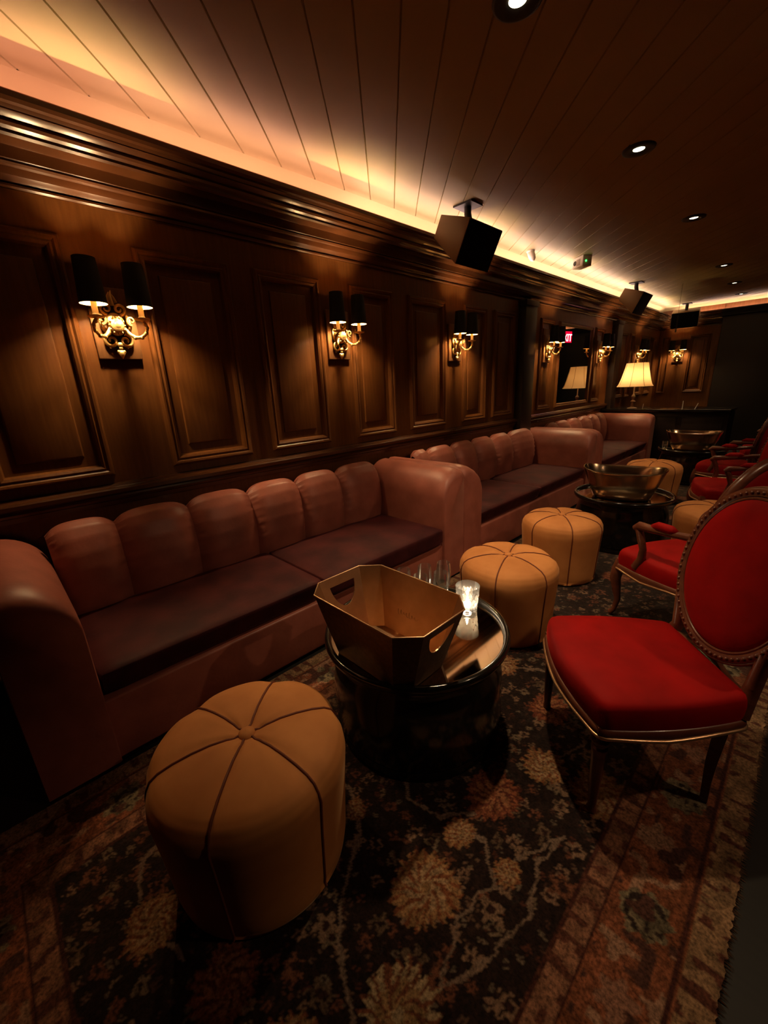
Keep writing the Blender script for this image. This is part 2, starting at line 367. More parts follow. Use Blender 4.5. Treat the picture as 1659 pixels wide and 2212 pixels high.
# second row of the room, over the aisle to the right of the picture, aimed at the sofas
for y, l in [(1.9, 'aisle downlight level with the near table'), (3.9, 'aisle downlight level with the second table'), (6.2, 'aisle downlight level with the mirror')]:
    o = dup(bpy.data.objects['recessed_downlight'], (1.25, y, H), 0, l, 'recessed downlights')
    d = bpy.data.lights.new('aisle_beam', 'SPOT'); d.energy = 50; d.color = (1, .66, .38); d.spot_size = math.radians(70); d.spot_blend = .5; d.shadow_soft_size = .04
    l_ = bpy.data.objects.new('aisle_beam', d); COL.objects.link(l_); l_.location = (1.25, y, H - .02)
    l_.rotation_euler = (Vector((-1.2, y + .1, .0)) - l_.location).to_track_quat('-Z', 'Y').to_euler()

# ------------------------------------------------------------------ wall sconces
def arc(c, r, a0, a1, n, plane='xz', y=0.0, ry=None):
    pts = []
    for i in range(n + 1):
        a = a0 + (a1 - a0) * i / n
        pts.append((c[0] + r * math.cos(a), y, c[1] + (ry or r) * math.sin(a)))
    return pts
def spiral(c, r0, r1, a0, a1, n, y):
    return [(c[0] + (r0 + (r1 - r0) * i / n) * math.cos(a0 + (a1 - a0) * i / n), y, c[1] + (r0 + (r1 - r0) * i / n) * math.sin(a0 + (a1 - a0) * i / n)) for i in range(n + 1)]
def make_sconce(label):
    t = thing('wall_sconce', label, 'wall lamp', (0, 0, 0), 0, 'twin-arm brass wall sconces')
    MB().box(-.105, .105, .001, .022, -.175, .175).build('back_plate', 'plate', t, bevel=.005)
    b = MB()
    b.ball((0, .045, -.005), .045, 10, sx=1.0, sy=.55, sz=1.25)
    b.ball((0, .072, -.012), .026, 8, sy=.7)
    b.lathe([(.030, 0), (.030, .012), (.022, .016)], 20, (0, .07, -.012), axis=Matrix.Rotation(-PI / 2, 3, 'X'))
    for sx in (-1, 1):
        b.tube(spiral((sx * .030, .070), .030, .006, -PI / 2 if sx > 0 else -PI / 2, (-PI / 2 + sx * 2.6 * PI), 26, .040), [.009 - .004 * i / 26 for i in range(27)], 7)
        b.tube(spiral((sx * .034, -.085), .036, .007, PI / 2, PI / 2 - sx * 2.7 * PI, 26, .038), [.010 - .005 * i / 26 for i in range(27)], 7)
        b.tube([(sx * .058, .036, .045), (sx * .068, .04, .02), (sx * .064, .042, -.02), (sx * .050, .04, -.05)], [.006, .009, .010, .006], 7)
        for z_ in (.03, .0, -.03): b.ball((sx * .058, .05, z_), .010, 5)
        b.tube([(sx * .02, .04, .10), (sx * .012, .042, .125), (sx * .002, .04, .150)], [.010, .008, .002], 7)
    b.tube([(0, .04, .085), (.003, .045, .12), (-.008, .04, .158)], [.014, .010, .002], 8)
    b.ball((0, .045, -.105), .014, 6); b.ball((0, .045, -.122), .010, 6)
    b.lathe([(.002, -.175), (.010, -.162), (.017, -.148), (.012, -.136), (.006, -.130)], 14, (0, .042, .0))
    b.ball((-.012, .042, -.140), .010, 5); b.ball((.012, .042, -.140), .010, 5)
    for a in np.linspace(0, 2 * PI, 12, endpoint=False): b.ball((.036 * math.cos(a), .066, -.012 + .040 * math.sin(a)), .006, 4)
    b.build('cartouche', 'brass', t, sharp=60)
    for sx in (-1, 1):
        ex, ey = sx * .102, .150
        a = MB(); pts = []
        ctl = [(.028, .050, -.004), (.048, .070, -.050), (.078, .095, -.072), (.108, .120, -.060), (.121, .138, -.030), (.112, .148, -.008), (.102, .150, .004)]
        for i in range(15):
            q = i / 14 * 6; k_ = min(5, int(q)); fq = q - k_; P0, P1, P2, P3 = ctl[max(0, k_ - 1)], ctl[k_], ctl[k_ + 1], ctl[min(6, k_ + 2)]
            c3 = [.5 * (2 * b1 + (c1 - a1) * fq + (2 * a1 - 5 * b1 + 4 * c1 - d1) * fq ** 2 + (3 * b1 - a1 - 3 * c1 + d1) * fq ** 3) for a1, b1, c1, d1 in zip(P0, P1, P2, P3)]
            pts.append((sx * c3[0], c3[1], c3[2]))
        a.tube(pts, [.010 - .003 * i / 14 for i in range(15)], 9)
        a.tube(spiral((sx * .068, .012), .024, .005, -PI / 2, -PI / 2 - sx * 2.2 * PI, 22, .075), [.007 - .003 * i / 22 for i in range(23)], 6)
        for i in range(2, 13, 2): a.ball((pts[i][0], pts[i][1], pts[i][2] - .004), .0105, 5)
        zt = pts[-1][2]
        am = a.build('arm', 'brass', t, sharp=60)
        MB().lathe([(.004, zt - .006), (.014, zt), (.036, zt + .004), (.040, zt + .010), (.034, zt + .010), (.012, zt + .008)], 24, (ex, ey, 0)).build('drip_pan', 'brass', am, sharp=50)
        MB().lathe([(.015, zt + .008), (.017, zt + .016), (.0135, zt + .022), (.0135, zt + .088), (.011, zt + .090)], 18, (ex, ey, 0)).build('candle_sleeve', 'candle', am)
        zb = zt + .090
        MB().lathe([(.008, zb), (.013, zb + .012), (.0145, zb + .03), (.0140, zb + .085), (.010, zb + .100), (.005, zb + .112), (.001, zb + .116)], 16, (ex, ey, 0)).build('bulb', 'bulb', am)
        z0s, z1s = .068, .268
        sh = MB().lathe([(.060, z0s), (.048, z1s)], 36, (ex, ey, 0), close=False).build('shade', 'shade', am)
        MB().lathe([(.0585, z0s + .001), (.0465, z1s - .001)], 36, (ex, ey, 0), close=False).build('shade_lining', 'gold', sh)
    return t
SCZ = 1.885
sc1 = make_sconce('largest and nearest twin-arm brass sconce with black shades, left of the photo')
sc1.location = (X0 + .002, .645, SCZ); sc1.rotation_euler = (0, 0, -PI / 2)
G = 'twin-arm brass wall sconces'
for y, l in [(2.16, 'twin-arm brass sconce second from the left, between two tall wall panels'), (3.68, 'twin-arm brass sconce third from the left, just before the dark-shaded pilaster'),
             (5.78, 'twin-arm brass sconce just left of the dark mirror with the red glow'), (7.725, 'twin-arm brass sconce right of the dark mirror'), (9.80, 'small twin-arm brass sconce above the pleated table lamp')]:
    dup(sc1, (X0 + .002 if y not in (5.78, 7.725) else X0 + .004, y, SCZ + .015), -PI / 2, l, G)
dup(sc1, (-2.295, Y1 - .002, SCZ + .03), PI, 'twin-arm brass sconce facing us on the far dark wall', G)

# ------------------------------------------------------------------ sofas
SX = -1.80   # front of the seats
def puff(mb, cx, cy, cz, sx, sy, sz, r, crown=.0, n=14, lean=0.0):
    bm = bmesh.new(); bmesh.ops.create_cube(bm, size=2.0)
    bmesh.ops.subdivide_edges(bm, edges=bm.edges[:], cuts=n, use_grid_fill=True)
    hx, hy, hz = sx / 2, sy / 2, sz / 2
    vs = []
    for v in bm.verts:
        p = Vector((v.co.x * hx, v.co.y * hy, v.co.z * hz))
        q = Vector((max(-hx + r, min(hx - r, p.x)), max(-hy + r, min(hy - r, p.y)), max(-hz + r, min(hz - r, p.z))))
        d = p - q
        if d.length > 1e-9: p = q + d.normalized() * r
        u, w_ = v.co.x, v.co.y
        if v.co.z > 0: p.z += crown * (1 - u * u) * (1 - w_ * w_)
        p.x -= lean * max(0, (hz - p.z)) / sz * (1 if v.co.x > .5 else 0)
        vs.append(p + Vector((cx, cy, cz)))
    bm.verts.index_update(); fs = [tuple(v.index for v in f.verts) for f in bm.faces]; bm.free()
    return mb.add(vs, fs)
def make_sofa(y0, y1, seams, label, armw=.255, lean=(.05, .05)):
    """Runs along the wall between y0 and y1; arms included; origin at floor centre."""
    yc = (y0 + y1) / 2; t = thing('channel_back_sofa', label, 'sofa', (-2.22, yc, 0), 0, 'rose velvet wall sofas')
    P = lambda x, y, z: (x + 2.22, y - yc, z)
    ia, ib = y0 + armw, y1 - armw
    b = MB(); b.box(-2.64 + 2.22, SX - .02 + 2.22, y0 + .03 - yc, y1 - .03 - yc, .02, .315)
    b.build('base', 'velvet', t, bevel=.012, seg=3)
    ym = (ia + ib) / 2
    for k, (a, c) in enumerate(((ia + .002, ym - .003), (ym + .003, ib - .002))):
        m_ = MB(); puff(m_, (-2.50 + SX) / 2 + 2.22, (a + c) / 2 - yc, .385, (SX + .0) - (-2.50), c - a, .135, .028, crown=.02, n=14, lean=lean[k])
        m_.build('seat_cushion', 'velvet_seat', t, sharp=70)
    # channel back
    mb = MB(); S_ = [s for s in seams if ia + .05 < s < ib - .05]; S_ = [ia - .0] + S_ + [ib + .0]
    prof = [(-2.46, .34), (-2.435, .47), (-2.422, .58), (-2.425, .68), (-2.440, .765), (-2.468, .84), (-2.508, .893), (-2.556, .918), (-2.604, .908), (-2.636, .87), (-2.648, .80)]
    pr = []
    for i in range(len(prof) - 1):
        for q in range(5): u = q / 5; pr.append((prof[i][0] * (1 - u) + prof[i + 1][0] * u, prof[i][1] * (1 - u) + prof[i + 1][1] * u))
    pr.append(prof[-1])
    for a, c in zip(S_[:-1], S_[1:]):
        nu = 22
        def fn(u, v):
            i = min(len(pr) - 1, int(round(v * (len(pr) - 1)))); x, z = pr[i]
            j0, j1 = max(0, i - 1), min(len(pr) - 1, i + 1); tx, tz = pr[j1][0] - pr[j0][0], pr[j1][1] - pr[j0][1]
            L_ = math.hypot(tx, tz) or 1; nx, nz = tz / L_, -tx / L_
            e = abs(2 * u - 1); bul = .054 * ((1 - e ** 3.4) - 1) 
            pl = .008 * math.sin(i * 2.2) * max(0, (e - .70) / .30) * (1 if 8 < i < 34 else 0)
            bul += pl * (1 - max(0, (e - .96) / .04))
            return P(x + nx * bul, a + (c - a) * u, z + nz * bul)
        mb.grid(fn, nu, len(pr) - 1)
    mb.build('channel_back', 'velvet', t, sharp=55)
    # arms: straight outside, big soft shoulder inside, waterfall front
    for side, oy in ((-1, y0), (1, y1)):
        hw = armw; zt = .885; ra, rb = .20, .21
        sec = [(0, .02), (0, zt - .03), (.008, zt - .012), (.028, zt)]
        for i in range(1, 11):
            a = PI / 2 * i / 10; sec.append((hw - ra + ra * math.sin(a), zt - rb + rb * math.cos(a)))
        sec += [(hw, .45), (hw, .02)]
        m_ = MB(); xs = [-2.64, -2.30, -2.0, SX - .13, SX - .07, SX - .03, SX - .008, SX + .0]
        def fn(u, v, _s=sec, _x=xs):
            i = int(round(v * (len(_s) - 1))); j = int(round(u * (len(_x) - 1)))
            w_, z = _s[i]; x = _x[j]
            fr = max(0, (x - (SX - .13)) / .13); dz = .075 * (1 - math.sqrt(max(0, 1 - fr * fr))) if fr > 0 else 0
            z = z - dz * max(0, (z - .5) / .385)
            if j == len(_x) - 1: w_ = hw / 2 + (w_ - hw / 2) * .965
            yy = oy + w_ if side < 0 else oy - w_
            return P(x, yy, z)
        m_.grid(fn, len(xs) - 1, len(sec) - 1)
        n_ = len(xs); idx = [i * n_ + n_ - 1 for i in range(len(sec))]; m_.f.append(tuple(idx)); m_.f.append(tuple(i * n_ for i in range(len(sec)))[::-1])
        m_.build('arm', 'velvet', t, sharp=48)
    return t
make_sofa(-.15, 2.60, [.03, .405, .79, 1.18, 1.555, 1.93], 'nearest rose velvet sofa with a channel-stitched back and darker nap-shaded seat', lean=(.045, .0))
make_sofa(2.605, 5.42, [3.05, 3.45, 3.83, 4.21, 4.60], 'middle rose velvet sofa behind the two far ochre poufs')
make_sofa(5.425, 8.06, [5.95, 6.36, 6.76, 7.18, 7.50], 'farthest rose velvet sofa under the mirror, before the dark counter')

# ------------------------------------------------------------------ poufs
def make_pouf(label, loc, rz):
    t = thing('round_pouf', label, 'pouf', loc, rz, 'ochre suede poufs')
    R0 = .293; prof = [(.80, .0), (.905, .012), (.925, .05), (.945, .15), (.965, .25), (.985, .33), (1.0, .385), (.985, .425), (.94, .452), (.86, .470), (.72, .484), (.54, .494), (.36, .498), (.20, .494), (.09, .484), (.03, .476), (.0, .474)]
    def rad(a, r, z):
        e = abs(math.cos(3 * a)); lobe = 1 - .028 * (e ** 6) * min(1, max(0, (r - .15) / .3)) * (1 if z > .02 else 0)
        return R0 * r * lobe
    m_ = MB(); n = 96
    pr = []
    for i in range(len(prof) - 1):
        for q in range(3): u = q / 3; pr.append((prof[i][0] * (1 - u) + prof[i + 1][0] * u, prof[i][1] * (1 - u) + prof[i + 1][1] * u))
    pr.append(prof[-1])
    def fn(u, v):
        i = int(round(v * (len(pr) - 1))); r, z = pr[i]; a = 2 * PI * u
        e = abs(math.cos(3 * a)) ** 10
        z2 = z - (.008 * e if r > .1 and z > .40 else 0)
        rr = max(1e-4, rad(a, r, z))
        return (rr * math.cos(a), rr * math.sin(a), z2)
    m_.grid(fn, n, len(pr) - 1, wrap_u=True); m_.f.append(tuple(range(n))[::-1])
    m_.build('body', 'pouf', t, sharp=80)
    for k in range(6):
        a = PI / 6 * 0 + k * PI / 3 ; pts = []
        for r, z in pr:
            if r < .06 or z < .01: continue
            e = 1; z2 = z - (.008 if r > .1 and z > .40 else 0)
            rr = rad(a, r, z) + (.002 if z < .42 else 0); pts.append((rr * math.cos(a), rr * math.sin(a), z2 + (.002 if z > .42 else 0)))
        MB().tube(pts, .0037, 8).build('piping', 'piping', t, sharp=80)
    MB().lathe([(.022, .470), (.026, .478), (.024, .488), (.014, .495), (.001, .498)], 20).build('button', 'pouf', t, sharp=70)
    return t
pf = make_pouf('nearest and largest ochre pouf in the foreground, button on top', (-1.065, .375, 0), math.radians(13))
GP = 'ochre suede poufs'
RUGT = .012
pf.location.z = RUGT; pf.scale = (1.035, 1.035, .965)
dup(pf, (-1.135, 2.11, RUGT), math.radians(46), 'ochre pouf right behind the near black table with glasses', GP)
dup(pf, (-1.21, 3.06, RUGT), math.radians(8), 'ochre pouf against the middle sofa, behind another pouf', GP)
dup(pf, (-1.22, 5.72, RUGT), math.radians(30), 'ochre pouf partly hidden behind the far polished oval bucket', GP)
dup(pf, (-.37, 3.95, RUGT), math.radians(14), 'ochre pouf peeking out behind the near oval chair back', GP)

# ------------------------------------------------------------------ cocktail tables
TZ = .46
def make_table(label, loc):
    t = thing('round_cocktail_table', label, 'table', loc, 0, 'black drum cocktail tables')
    R = .405
    MB().lathe([(1e-5, TZ - .012), (R - .028, TZ - .012)], 64, close=False).build('tray_surface', 'tray', t)
    MB().lathe([(R - .03, TZ - .013), (R - .026, TZ + .006), (R - .016, TZ + .014), (R - .004, TZ + .010), (R, TZ - .004), (R - .006, TZ - .022), (R - .022, TZ - .034), (R - .05, TZ - .042), (R - .052, TZ - .030)], 64, close=False).build('rim', 'lacquer', t, sharp=60)
    MB().lathe([(.34, .045), (.372, .05), (.378, .08), (.378, .20), (.376, .29), (.368, .33), (.356, .365), (.352, .395), (.358, .425), (.33, .43)], 64).build('drum', 'lacquer', t, sharp=50)
    MB().lathe([(.35, 0), (.372, .006), (.376, .02), (.370, .044), (.33, .05)], 64).build('plinth', 'lacquer', t, sharp=50)
    return t
tb = make_table('near black lacquer drum table holding the bronze bucket and glasses', (-1.065, 1.18, RUGT))
GT = 'black drum cocktail tables'
dup(tb, (-1.08, 4.06, RUGT), 0, 'second black drum table, under the polished oval bucket', GT)
dup(tb, (-1.10, 7.15, RUGT), 0, 'farthest black drum table, before the last sofa', GT)
TT = TZ + RUGT - .011    # height of the tray surface

# octagonal bronze bucket with D-shaped hand holes in its end walls
def make_bucket(label, loc, rz, L_=.575, W_=.369, c=.072, hgt=.265, tap=.72):
    t = thing('ice_bucket', label, 'bucket', loc, rz)
    top = [(-L_ / 2, -W_ / 2 + c), (-L_ / 2 + c, -W_ / 2), (L_ / 2 - c, -W_ / 2), (L_ / 2, -W_ / 2 + c), (L_ / 2, W_ / 2 - c), (L_ / 2 - c, W_ / 2), (-L_ / 2 + c, W_ / 2), (-L_ / 2, W_ / 2 - c)]
    bot = [(x * tap, y * tap) for x, y in top]
    bm = bmesh.new()
    def P(i, u):
        i %= 8; a = Vector((*bot[i], 0)); b = Vector((*top[i], hgt)); return a + (b - a) * u
    for i in range(8):
        if i in (3, 7):
            a, b_, c_, d_ = P(i, 0), P(i + 1, 0), P(i + 1, 1), P(i, 1)
            def Q(s_, u): return (a + (b_ - a) * s_) * (1 - u) + (d_ + (c_ - d_) * s_) * u
            outer = [Q(0, 0), Q(1, 0), Q(1, 1), Q(0, 1)]
            hole = [Q(.5 - .31 * math.cos(PI * j / 16), .86 - .36 * math.sin(PI * j / 16)) for j in range(0, 17)]
            vo = [bm.verts.new(p) for p in outer]; vh = [bm.verts.new(p) for p in hole]
            es = [bm.edges.new((vo[k], vo[(k + 1) % 4])) for k in range(4)] + [bm.edges.new((vh[k], vh[(k + 1) % len(vh)])) for k in range(len(vh))]
            bmesh.ops.triangle_fill(bm, use_beauty=True, use_dissolve=False, edges=es)
        else:
            bm.faces.new([bm.verts.new(p) for p in (P(i, 0), P(i + 1, 0), P(i + 1, 1), P(i, 1))])
    bm.faces.new([bm.verts.new(P(i, 0)) for i in range(8)])
    bmesh.ops.remove_doubles(bm, verts=bm.verts, dist=1e-5); bmesh.ops.recalc_face_normals(bm, faces=bm.faces)
    bmesh.ops.solidify(bm, geom=bm.faces[:], thickness=.004); bmesh.ops.recalc_face_normals(bm, faces=bm.faces)
    for f_c in bm.faces:      # outside is dark patinated metal, inside brushed bronze
        c_ = f_c.calc_center_median(); out_ = f_c.normal.x * c_.x / (L_ / 2) ** 2 + f_c.normal.y * c_.y / (W_ / 2) ** 2
        f_c.material_index = 1 if out_ > .25 and f_c.calc_area() > 1e-4 else 0
    me = bpy.data.meshes.new('body'); bm.to_mesh(me); bm.free(); me.materials.append(MAT['bucket']); me.materials.append(MAT['patina'])
    o = bpy.data.objects.new('body', me); COL.objects.link(o); o.parent = t
    MB().tube([(x * .999, y * .999, hgt) for x, y in top], .0032, 8, closed=True).build('rim', 'bucket', t)
    for sy, x0 in ((-1, .02), (1, -.03)):         # engraved script on the two long inner walls
        pts = []
        for i in range(70):
            u = i / 69; x = x0 + (u - .5) * .11; z = .10 + .008 * math.sin(u * 44) * (1 + .6 * math.sin(u * 13)); xx = x + .006 * math.cos(u * 44)
            q = tap + (1 - tap) * z / hgt; pts.append((xx, sy * (W_ / 2 * q - .0046), z))
        MB().tube(pts, .0009, 5).build('engraving', 'engrave', t)
    return t
bk = make_bucket('octagonal bronze ice bucket with hand holes on the near table', (-1.03, .972, TT + .002), 0)

# oval polished bucket for the far tables
def make_oval(label, loc, rz):
    t = thing('oval_bucket', label, 'bucket', loc, rz, 'oval polished buckets')
    n = 64
    def ring(sx, sy, z, bow=0): return [(sx * math.copysign(abs(math.cos(2 * PI * k / n)) ** .75, math.cos(2 * PI * k / n)), sy * math.copysign(abs(math.sin(2 * PI * k / n)) ** .75, math.sin(2 * PI * k / n)), z + bow * abs(math.cos(2 * PI * k / n)) ** 3) for k in range(n)]
    rs = [ring(.20, .13, .0), ring(.225, .15, .006), ring(.255, .172, .08), ring(.285, .19, .16), ring(.318, .205, .228, .025), ring(.324, .210, .236, .025), ring(.320, .207, .242, .025), ring(.312, .200, .230, .025), ring(.278, .184, .16), ring(.248, .166, .08), ring(.20, .13, .01)]
    vs = [p for r in rs for p in r]; fs = []
    for i in range(len(rs) - 1):
        for k in range(n): fs.append((i * n + k, i * n + (k + 1) % n, (i + 1) * n + (k + 1) % n, (i + 1) * n + k))
    fs.append(tuple(range(n))[::-1]); fs.append(tuple((len(rs) - 1) * n + k for k in range(n)))
    MB().add(vs, fs).build('body', 'steel', t, sharp=60)
    MB().tube([(x, y, z) for x, y, z in ring(.321, .208, .242, .025)], .005, 8, closed=True).build('rim', 'steel', t)
    return t
ov = make_oval('polished oval bucket on the second table, in front of an ochre pouf', (-1.07, 3.98, TT + .002), math.radians(12))
dup(ov, (-1.10, 7.10, TT + .002), math.radians(6), 'polished oval bucket on the farthest table, before the counter', 'oval polished buckets')

# champagne flutes (stemless tapered)
def make_flute(label, loc):
    t = thing('champagne_flute', label, 'glass', loc, 0, 'champagne flutes on the near table')
    pr = [(1e-5, .003), (.026, .002), (.030, .0), (.030, .003), (.012, .007), (.0045, .013), (.004, .055), (.006, .066), (.016, .086), (.025, .115), (.0285, .145), (.028, .175), (.0245, .222), (.0237, .222), (.0270, .175), (.0273, .145), (.0238, .116), (.014, .088), (.004, .074), (1e-5, .072)]
    MB().lathe([(r * 1.28, z) for r, z in pr], 36, close=False).build('bowl', 'glass', t, sharp=80)
    return t
fl = None
for i, (x, y, l) in enumerate([(-1.204, 1.259, 'leftmost champagne flute, rim just over the bucket edge'), (-1.156, 1.353, 'tall champagne flute in the middle of the back row'), (-1.110, 1.439, 'tallest-looking champagne flute, next to the lit candle glass'),
                               (-1.103, 1.261, 'front middle champagne flute half hidden by the bucket'), (-1.054, 1.346, 'front right champagne flute beside the candle glass')]):
    if fl is None: fl = make_flute(l, (x, y, TT))
    else: dup(fl, (x, y, TT), 0, l, 'champagne flutes on the near table')
for x, y, l in [(-1.20, 4.24, 'glass flute peeking up behind the second-table bucket'), (-1.12, 4.26, 'second flute behind the second-table bucket, to the right'), (-1.2, 7.40, 'flute behind the farthest oval bucket')]:
    dup(fl, (x, y, TT), 0, l, 'flutes on the far tables')

# cut crystal votive with a lit tealight
t = thing('candle_holder', 'cut crystal candle glass, glowing with a lit tealight', 'candle', (-.990, 1.468, TT))
t.scale = (1.06, 1.06, 1.10)
n = 40
def cut(u, v, ro=.054):
    a = 2 * PI * u; z = .004 + .112 * v; r = ro * (.80 + .20 * v)
    d = 0
    if .06 < v < .80:
        p = (u * 10 + v * 3.2) % 1; q = (u * 10 - v * 3.2) % 1; d = .0030 * (max(0, 1 - abs(p - .5) * 5) + max(0, 1 - abs(q - .5) * 5))
    return ((r - d) * math.cos(a), (r - d) * math.sin(a), z)
m_ = MB(); m_.grid(cut, 160, 40, wrap_u=True)
m_.lathe([(1e-5, .002), (.040, .002), (.0432, .004)], 160, close=False)
m_.lathe([(.054, .116), (.0525, .118), (.0505, .116), (.0465, .06), (.0405, .020), (1e-5, .018)], 160, close=False)
m_.build('cut_glass', 'crystal', t, sharp=30)
MB().lathe([(1e-5, .0185), (.019, .0185), (.019, .033), (.017, .034), (1e-5, .033)], 24, close=False).build('tealight', 'wax', t)
MB().lathe([(.0005, .034), (.0045, .040), (.0055, .048), (.0035, .060), (.0005, .070)], 14, close=False).build('flame', 'flame', t)

# glass tumbler at the far table, left of its bucket
t = thing('glass_tumbler', 'clear tumbler at the left of the farthest bucket', 'glass', (-1.41, 7.05, TT))
MB().lathe([(1e-5, .002), (.030, .0), (.033, .004), (.036, .11), (.0345, .11), (.031, .014), (1e-5, .012)], 28, close=False).build('wall', 'glass', t, sharp=60)

# ------------------------------------------------------------------ chairs
def seat_outline(wf, wr, d, bulge, n=10, e=0.0):
    """Outline, counter-clockwise from the rear left."""
    pts = []
    A, B, C_, D = (-wr / 2 - e, -d / 2 - e), (wr / 2 + e, -d / 2 - e), (wf / 2 + e, d / 2 - .06 + e), (-wf / 2 - e, d / 2 - .06 + e)
    def seg(p, q, b):
        for i in range(n):
            u = i / n; x = p[0] + (q[0] - p[0]) * u; y = p[1] + (q[1] - p[1]) * u
            nx, ny = (q[1] - p[1]), -(q[0] - p[0]); L_ = math.hypot(nx, ny); k = b * 4 * u * (1 - u)
            pts.append((x + nx / L_ * k, y + ny / L_ * k))
    seg(A, B, .0); seg(B, C_, .022); seg(C_, D, bulge); seg(D, A, .022)
    return pts
def smooth_poly(p, it=2):
    for _ in range(it):
        q = []
        for i in range(len(p)):
            a, b = p[i], p[(i + 1) % len(p)]
            q += [(a[0] * .75 + b[0] * .25, a[1] * .75 + b[1] * .25), (a[0] * .25 + b[0] * .75, a[1] * .25 + b[1] * .75)]
        p = q
    return p
def turned_leg(x, y, top):
    m_ = MB(); pr = [(.012, 0), (.017, .004), (.017, .018), (.0135, .026), (.015, .04), (.023, top - .095), (.0265, top - .075), (.0265, top - .068), (.020, top - .062), (.0205, top - .052), (.029, top - .046), (.031, top - .036), (.029, top - .028), (.022, top - .022), (.022, top - .016)]
    vs = []; n = 32
    def fn(u, v):
        i = int(round(v * (len(pr) - 1))); r, z = pr[i]; a = 2 * PI * u
        if .03 < z < top - .08: r *= 1 - .07 * (math.cos(8 * a) > 0.2)
        return (x + r * math.cos(a), y + r * math.sin(a), z)
    m_.grid(fn, n, len(pr) - 1, wrap_u=True); m_.f.append(tuple(range(n))[::-1])
    m_.box(x - .026, x + .026, y - .026, y + .026, top - .017, top + .034)
    return m_
def ell(cz, y0, tilt, a, b, n=48):
    return [(a * math.cos(2 * PI * k / n), y0 - math.sin(tilt) * b * math.sin(2 * PI * k / n), cz + math.cos(tilt) * b * math.sin(2 * PI * k / n)) for k in range(n)]
def make_chair(label, arms, loc, rz, name):
    t = thing(name, label, 'chair', loc, rz)
    wf, wr, d, zr = (.565, .46, .56, .360) if not arms else (.58, .48, .52, .345)
    out = smooth_poly(seat_outline(wf, wr, d, .045, 8, 0.0)); inn = smooth_poly(seat_outline(wf - .035, wr - .035, d - .035, .043, 8, 0.0)); n = len(out)
    # rail (apron) as one shaped hoop, lower edge gently serpentine
    m_ = MB(); lv = []
    dip = lambda x, y: .012 * (1 - min(1, abs(x) / .2)) if y > d / 2 - .12 else (.010 * max(0, 1 - abs(y) / .16))
    for (ox, z, use) in ((0, zr, 'o'), (.004, zr + .012, 'o'), (.0, zr + .026, 'o'), (-.010, zr + .031, 'o')):
        lv.append([(x * (1 + ox * 2), y * (1 + ox * 2), z - (dip(x, y) if z == zr else 0) * (1.6 if arms else 1)) for x, y in out])
    lv.append([(x, y, zr + .030) for x, y in inn]); lv.append([(x, y, zr + .004) for x, y in inn])
    vs = [p for l_ in lv for p in l_]; fs = []
    for i in range(len(lv)):
        j = (i + 1) % len(lv)
        for k in range(n): fs.append((i * n + k, i * n + (k + 1) % n, j * n + (k + 1) % n, j * n + k))
    m_.add(vs, fs).build('seat_rail', 'chairwood', t, sharp=50)
    bead = [(x * 1.006, y * 1.006, zr - (dip(x, y)) * (1.6 if arms else 1)) for x, y in out]
    MB().tube(bead, .0065, 7, closed=True).build('beading', 'gilt', t, sharp=80)
    # seat cushion
    zs = zr + .026; so = smooth_poly(seat_outline(wf - .012, wr - .012, d - .012, .044, 8, 0.0)); m_ = MB()
    rings = [(1.0, 0), (1.008, .025), (1.006, .055), (.995, .075), (.975, .088), (.94, .097), (.86, .104), (.70, .110), (.5, .114), (.28, .116), (.1, .117)]
    vs = [(x * s_, y * s_, zs + h) for s_, h in rings for x, y in so] + [(0, 0, zs + .117)]; fs = []
    for i in range(len(rings) - 1):
        for k in range(n): fs.append((i * n + k, i * n + (k + 1) % n, (i + 1) * n + (k + 1) % n, (i + 1) * n + k))
    L_ = (len(rings) - 1) * n
    for k in range(n): fs.append((L_ + k, L_ + (k + 1) % n, len(vs) - 1))
    fs.append(tuple(range(n))[::-1])
    m_.add(vs, fs).build('seat', 'red', t, sharp=80)
    # legs
    for sx in (-1, 1):
        if arms:    # cabriole
            x, y = sx * (wf / 2 - .035), d / 2 - .075
            pts = [(x, y, zr + .05), (x + sx * .012, y + .010, zr - .02), (x + sx * .016, y + .016, zr - .08), (x + sx * .004, y + .006, zr - .17), (x - sx * .004, y - .002, .12), (x + sx * .006, y + .008, .04), (x + sx * .018, y + .020, .020), (x + sx * .024, y + .026, .017)]
            MB().tube(pts, [.030, .034, .032, .024, .018, .014, .018, .016], 14).build('leg', 'chairwood', t, sharp=70)
        else:
            turned_leg(sx * (wf / 2 - .035), d / 2 - .085, zr).build('leg', 'chairwood', t, sharp=45)
        x, y = sx * (wr / 2 - .03), -d / 2 + .075
        pts = [(x, y - .03, zr + .04), (x, y - .02, zr - .04), (x, y - .012, zr - .17), (x, y - .012, .10), (x, y - .016, .004)]
        MB().tube(pts, [.028, .027, .023, .018, .016], 4 if not arms else 12).build('leg', 'chairwood', t, sharp=60)
    # oval back
    tilt = math.radians(11); cz = .80 if not arms else .79; yb = -d / 2 - .055; a_, b_ = (.255, .295) if not arms else (.26, .30)
    E_ = ell(cz, yb, tilt, a_, b_, 72)
    m_ = MB(); m_.tube(E_, .024, 12, closed=True, flat=1.0)
    E2 = ell(cz, yb + .018, tilt, a_ - .018, b_ - .018, 72); m_.tube(E2, .006, 6, closed=True)
    E3 = ell(cz, yb + .012, tilt, a_ + .018, b_ + .018, 72); m_.tube(E3, .006, 6, closed=True)
    for k in range(72): m_.ball(tuple(ell(cz, yb + .023, tilt, a_ + .002, b_ + .002, 72)[k]), .0075, 4)
    m_.build('back_frame', 'chairwood', t, sharp=80)
    m_ = MB(); prof = [(1.0, .0), (.985, .014), (.92, .026), (.75, .036), (.45, .043), (.001, .045)]
